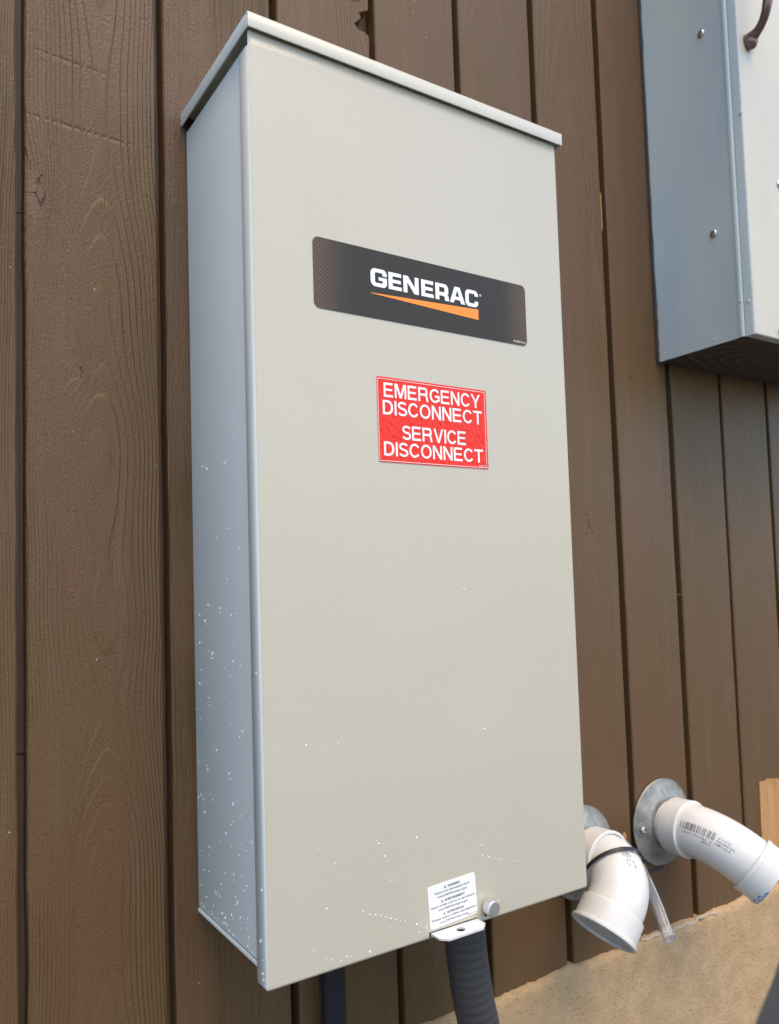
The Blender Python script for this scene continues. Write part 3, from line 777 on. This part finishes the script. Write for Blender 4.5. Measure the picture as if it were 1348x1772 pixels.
# ------------------------------------------------------------------ vent pipes
def elbow_path(p0, n, t, ystart):
    """centre line: from p0 along -Y, a bend of tangent length t about the corner, to direction n"""
    p0 = Vector(p0); d0 = Vector((0, -1, 0)); n = Vector(n).normalized()
    corner = p0 + d0 * ystart
    ang = d0.angle(n); rad = t / math.tan(ang / 2)
    c = corner - d0 * t + (n - d0 * n.dot(d0)).normalized() * rad
    a = corner - d0 * t - c
    ax = d0.cross(n).normalized()
    pts = [c + Matrix.Rotation(ang * k / 16, 3, ax) @ a for k in range(17)]
    return corner, n, pts
def flange(cx, cz, parent, rot):
    bm = bmesh.new()
    for h in (0, 1):
        a0 = rot + math.pi * h + .006; a1 = rot + math.pi * (h + 1) - .006
        lathe(bm, [(.0570, 0), (.0578, .0008), (.0578, .0020), (.0570, .0028), (.0520, .0032), (.0440, .0066), (.0380, .0112), (.0335, .0130), (.0305, .0132)], (cx, -.0006, cz), (0, -1, 0), 40, a0, a1)
    return link('wall_flange', bm, M_GALV, parent, angle=24)
vp = thing('vent_pipe', 'white plastic elbow vent pipe with printed barcode and blue primer at its open end', 'pipe', 'white vent pipes through the wall')
fcx, fcz = .6585, -.0300
fl = flange(fcx, fcz, vp, R(90))
s_ = screw((fcx - .0460, -.0075, fcz - .0015), (-.25, -1, 0), .0052, fl, h=.6)
bm = bmesh.new(); lathe(bm, [(.0085, 0), (.0085, .0012), (.0080, .0016), (.004, .0016)], (fcx - .0460, -.0058, fcz - .0015), (-.35, -1, 0), 20); link('washer', bm, M_GALV, fl)
ph = R(33); k45 = math.sin(R(45))
corner, n, arc = elbow_path((fcx, 0, fcz), (math.sin(ph) * k45, -k45, -math.cos(ph) * k45), .043, .088)
d0 = Vector((0, -1, 0))
bm = bmesh.new(); sweep(bm, [(fcx, -.002, fcz), (fcx, -.034, fcz)], .0302, 40); link('pipe_stub', bm, M_PVC, vp)
bm = bmesh.new(); sweep(bm, [Vector((fcx, -.042, fcz))] + arc + [arc[-1] + n * .012], .0335, 48); elb = link('elbow', bm, M_PVC, vp, angle=60)
def hub(p, axis, L, parent, r=.0366, open_end=False, lip=.0):
    bm = bmesh.new()
    pr = [(.030, 0), (r - .0012, 0), (r - .0002, .0008), (r, .002), (r + .0001, L - .0035), (r + .0006, L - .003), (r + .0006, L - .001), (r - .0004, L), (.0335, L)]
    if open_end: pr = [(.0325, .001), (r - .0016, 0), (r, .0018), (r, L - .002), (r - .0006, L - .0003), (r - .0014, L), (.0312, L), (.0308, L - .001), (.0305, .004), (0, .004)]
    lathe(bm, pr, p, axis, 48); return link('hub', bm, M_PVC, parent, angle=30)
h0 = hub((fcx, -.0225, fcz), (0, -1, 0), .0275, vp)
he = arc[-1] + n * .004
h1 = hub(he, n, .0300, vp, open_end=True)
bm = bmesh.new(); lathe(bm, [(.0335, 0), (.0370, .0), (.0374, .0008), (.0374, .0052), (.0366, .006)], he, n, 48); link('collar', bm, M_PVC, h1, angle=30)
# blue primer smeared round the rim
bm = bmesh.new()
upv = (Vector((0, 0, 1)) - n * n.z).normalized(); bv = n.cross(upv)
rings = []
K = 40; rnd = random.Random(5)
for k in range(K + 1):
    q = R(95) + R(105) * k / K
    w = .0070 * math.sin(math.pi * k / K) * (.55 + .45 * math.sin(k * .9) + rnd.uniform(-.2, .2)); w = max(w, .0006)
    rings.append([bm.verts.new(he + n * tt + (upv * math.cos(q) + bv * math.sin(q)) * (.0369 if tt < .0285 else .0362)) for tt in (.0290 - w, .0288, .0302)])
for A, B in zip(rings, rings[1:]):
    for j in range(2): bm.faces.new((A[j], A[j + 1], B[j + 1], B[j]))
link('blue_primer', bm, M_BLUE, h1)
# printing wrapped round the elbow
def surf(arc, r, s, w):
    """point on the elbow: s metres along the bend, w metres round it from the -X-facing/up side"""
    L = [0]
    for a_, b_ in zip(arc, arc[1:]): L.append(L[-1] + (b_ - a_).length)
    s = max(0, min(s, L[-1] - 1e-6)); i = max(k for k in range(len(L) - 1) if L[k] <= s)
    t_ = (s - L[i]) / (L[i + 1] - L[i]); p = arc[i].lerp(arc[i + 1], t_)
    T = (arc[i + 1] - arc[i]).normalized()
    to = (Vector(camo.location) * 0 + REF - p); to = (to - T * to.dot(T)).normalized(); b = T.cross(to)
    q = -w / r
    return p + (to * math.cos(q) + b * math.sin(q)) * r
REF = Vector((-.2, -.75, .30))     # side of the pipe that carries the printing
def wrap(name, items, arc, r, parent):
    V, F = join2d(items)
    me = bpy.data.meshes.new(name); me.from_pydata([surf(arc, r, x, y) for x, y in V], [], F); me.update()
    return tag(link_mesh(name, me, M_INK, parent, smooth=False), kind='stuff')
items = []; s0 = .008; rnd = random.Random(2); x = s0
while x < s0 + .0360:
    w = rnd.choice((.0004, .0004, .0008, .0012))
    V = []; F = []
    for j in range(6):
        yv = -.003 + .0095 * j / 5; V += [(x, yv), (x + w, yv)]
        if j: F.append((2 * j - 2, 2 * j - 1, 2 * j + 1, 2 * j))
    items.append((V, F)); x += w + rnd.choice((.0004, .0005, .0009))
BAR = items
def flip(VF): return VF
items = BAR + [fit(text2d('6 11942 03356 0'), s0 - .006, s0 + .036, -.0075, -.0050), fit(text2d('060A'), s0 + .026, s0 + .036, -.0115, -.0090),
    fit(text2d('01:TG'), s0 + .040, s0 + .052, .0015, .0040), fit(text2d('02/04/24'), s0 + .039, s0 + .058, -.0025, .0002), fit(text2d('MM 35A'), s0 + .039, s0 + .055, -.0068, -.0042)]
wrap('printing', items, arc, .03368, elb)

# left vent pipe
vp2 = thing('vent_pipe', 'white vent pipe half behind the tall grey box with a grille at its mouth', 'pipe', 'white vent pipes through the wall')
gx, gz = .5000, -.0390
flange(gx, gz, vp2, R(40))
nd = Vector((-.67, -.01, -.74)).normalized()
corner2, n2, arc2 = elbow_path((gx, 0, gz), nd, .046, .083)
bm = bmesh.new(); sweep(bm, [(gx, -.002, gz), (gx, -.034, gz)], .0302, 40); link('pipe_stub', bm, M_PVC, vp2)
bm = bmesh.new(); sweep(bm, [Vector((gx, -.042, gz))] + arc2 + [arc2[-1] + n2 * .010], .0335, 48); elb2 = link('elbow', bm, M_PVC, vp2, angle=60)
hub((gx, -.0225, gz), (0, -1, 0), .0275, vp2)
h2p = arc2[-1] + n2 * .004
h2 = hub(h2p, n2, .0270, vp2)
wrap('printing', [fit(text2d('MM 35A'), .030, .043, .013, .0155), fit(text2d('060A'), .030, .039, .017, .0195), fit(text2d('02/04/24'), .024, .043, .021, .0235)], arc2, .03368, elb2)
# grille cap
gp = h2p + n2 * .0275
bm = bmesh.new(); lathe(bm, [(.0330, -.002), (.0382, -.002), (.0389, -.0012), (.0389, .0012), (.0382, .0020), (.0345, .0022), (.0340, .0010), (.0340, -.0015)], gp, n2, 48)
gc = link('grille_cap', bm, M_PVC_CAP, vp2, angle=30)
u2 = Vector((1, 0, 0)); u2 = (u2 - n2 * u2.dot(n2)).normalized(); w2 = n2.cross(u2)
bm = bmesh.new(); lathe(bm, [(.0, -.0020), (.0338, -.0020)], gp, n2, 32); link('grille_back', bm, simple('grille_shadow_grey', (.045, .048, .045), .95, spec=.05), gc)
u2, w2 = u2 * math.cos(R(28)) + w2 * math.sin(R(28)), w2 * math.cos(R(28)) - u2 * math.sin(R(28))
for k in range(-3, 4):
    off = k * .0092; half = math.sqrt(max(.0338 ** 2 - off ** 2, 1e-6))
    bm = bmesh.new(); t = bmesh.new(); bmesh.ops.create_cube(t, size=1)
    for v in t.verts: v.co = gp + u2 * (v.co.x * 2 * half) + w2 * (off + v.co.y * .0042) + n2 * (-.0014 + v.co.z * .0006)
    merge(bm, t); link('slat', bm, M_PVC_CAP, gc, smooth=False)

# cable tie round the left elbow and the clear tube
i0 = 5
T = (arc2[i0 + 1] - arc2[i0 - 1]).normalized(); cpt = arc2[i0]
T = (T + Vector((0.0, 0.0, -.35))).normalized()
uu = (Vector((0, 0, 1)) - T * T.z).normalized(); vv = T.cross(uu)
bm = bmesh.new(); rg = []
for k in range(49):
    q = 2 * math.pi * k / 48; c_, s__ = math.cos(q), math.sin(q)
    rg.append([bm.verts.new(cpt + (uu * c_ + vv * s__) * rad_ + T * h_) for rad_, h_ in ((.0372, -.0021), (.0384, -.0021), (.0384, .0021), (.0372, .0021))])
for A, B in zip(rg, rg[1:]):
    for j in range(4): bm.faces.new((A[j], A[(j + 1) % 4], B[(j + 1) % 4], B[j]))
tie = thing('cable_tie', 'black cable tie strapped round the vent pipe with its tail sticking out', 'cable tie')
link('strap', bm, M_BLACK, tie)
hp = Vector((.5960, -.022, -.0800))
bm = bmesh.new(); box(bm, -.004, .004, -.003, .003, -.003, .003, .0008, 1); q = link('lock', bm, M_BLACK, tie); q.location = hp; q.rotation_euler = (0, .4, .3)
bm = bmesh.new(); box(bm, 0, .034, -.0008, .0008, -.0022, .0022); q = link('tail', bm, M_BLACK, tie, smooth=False); q.location = hp; q.rotation_euler = (0, -.05, -.05)
# clear tube
TP = [(.548, -.026, -.030), (.5700, -.030, -.0560), (.5805, -.032, -.0760), (.5840, -.040, -.0960), (.5820, -.053, -.1160), (.5735, -.070, -.1340), (.5712, -.076, -.1385)]
pp, rr = smooth_path(TP, [.0075] * 7)
tube = thing('clear_tube', 'short clear plastic tube hanging below the cable tie, open end down', 'tube')
bm = bmesh.new(); A = sweep(bm, pp, .0076, 24); B = sweep(bm, pp, .0058, 24)
for k in range(24): bm.faces.new((A[0][k], A[0][(k + 1) % 24], B[0][(k + 1) % 24], B[0][k]))
for k in range(24): bm.faces.new((A[-1][k], A[-1][(k + 1) % 24], B[-1][(k + 1) % 24], B[-1][k]))
link('tube_wall', bm, M_TUBE, tube, angle=60)
bm = bmesh.new(); dn = (pp[-1] - pp[-2]).normalized(); lathe(bm, [(.0058, 0), (.0058, .0006), (.0076, .0006), (.0077, 0)], pp[-1], dn, 24); link('cut_end', bm, M_TUBEEND, tube)

# ------------------------------------------------------------------ conduits below the box
CP = [(.2490, -.082, .02), (.2500, -.082, -.03), (.2515, -.082, -.055), (.2545, -.082, -.085), (.2590, -.082, -.115), (.2655, -.082, -.145), (.274, -.080, -.180), (.288, -.075, -.235), (.303, -.07, -.32), (.312, -.066, -.45), (.315, -.065, -.7), (.315, -.065, -1.12)]
pp, rr = smooth_path(CP, [.0285] * len(CP), 6)
# resample finely enough to carry the ribs
dense = []
for a_, b_ in zip(pp, pp[1:]):
    m = max(1, int((b_ - a_).length / .0016)) if a_.z > -.30 else max(1, int((b_ - a_).length / .01))
    dense += [a_.lerp(b_, j / m) for j in range(m)]
L = 0; rr = []; prevp = dense[0]
for p in dense:
    L += (p - prevp).length; prevp = p
    rr.append(.0202 + .0009 * abs(math.sin(math.pi * L / .0088)) ** .7)
bm = bmesh.new(); sweep(bm, dense, rr, 40)
fc = link('flexible_conduit', bm, M_CONDUIT, angle=60); tag(fc, 'thick dark grey ribbed conduit leaving the underside of the tall grey box', 'conduit')
bm = bmesh.new()
sweep(bm, [(.1342, -.0165, .05), (.1342, -.0165, -.10), (.1344, -.0165, -.20), (.1344, -.030, -.40), (.1344, -.030, -1.12)], .0125, 28)
o = link('black_pipe', bm, M_BLACKPIPE, angle=60); tag(o, 'slim black pipe against the boards under the left part of the tall grey box', 'pipe')

# ------------------------------------------------------------------ unidentified dark object near the camera, hose shape made up
HP = [(.006, -.560, -1.10), (.016, -.560, -.4), (.025, -.560, .0), (.0330, -.560, .083), (.0435, -.560, .1080), (.0670, -.558, .1280), (.110, -.55, .150), (.18, -.54, .155), (.25, -.54, .10), (.28, -.54, -.2), (.29, -.54, -1.10)]
pp, rr = smooth_path(HP, [.0210] * len(HP), 8)
bm = bmesh.new(); sweep(bm, pp, rr, 28)
o = link('unidentified_object', bm, M_UNIDENTIFIED, angle=60); tag(o, 'unidentified slate-grey object, given a made-up hose shape, at the lower right corner, blurred and close to the camera', 'unidentified object')
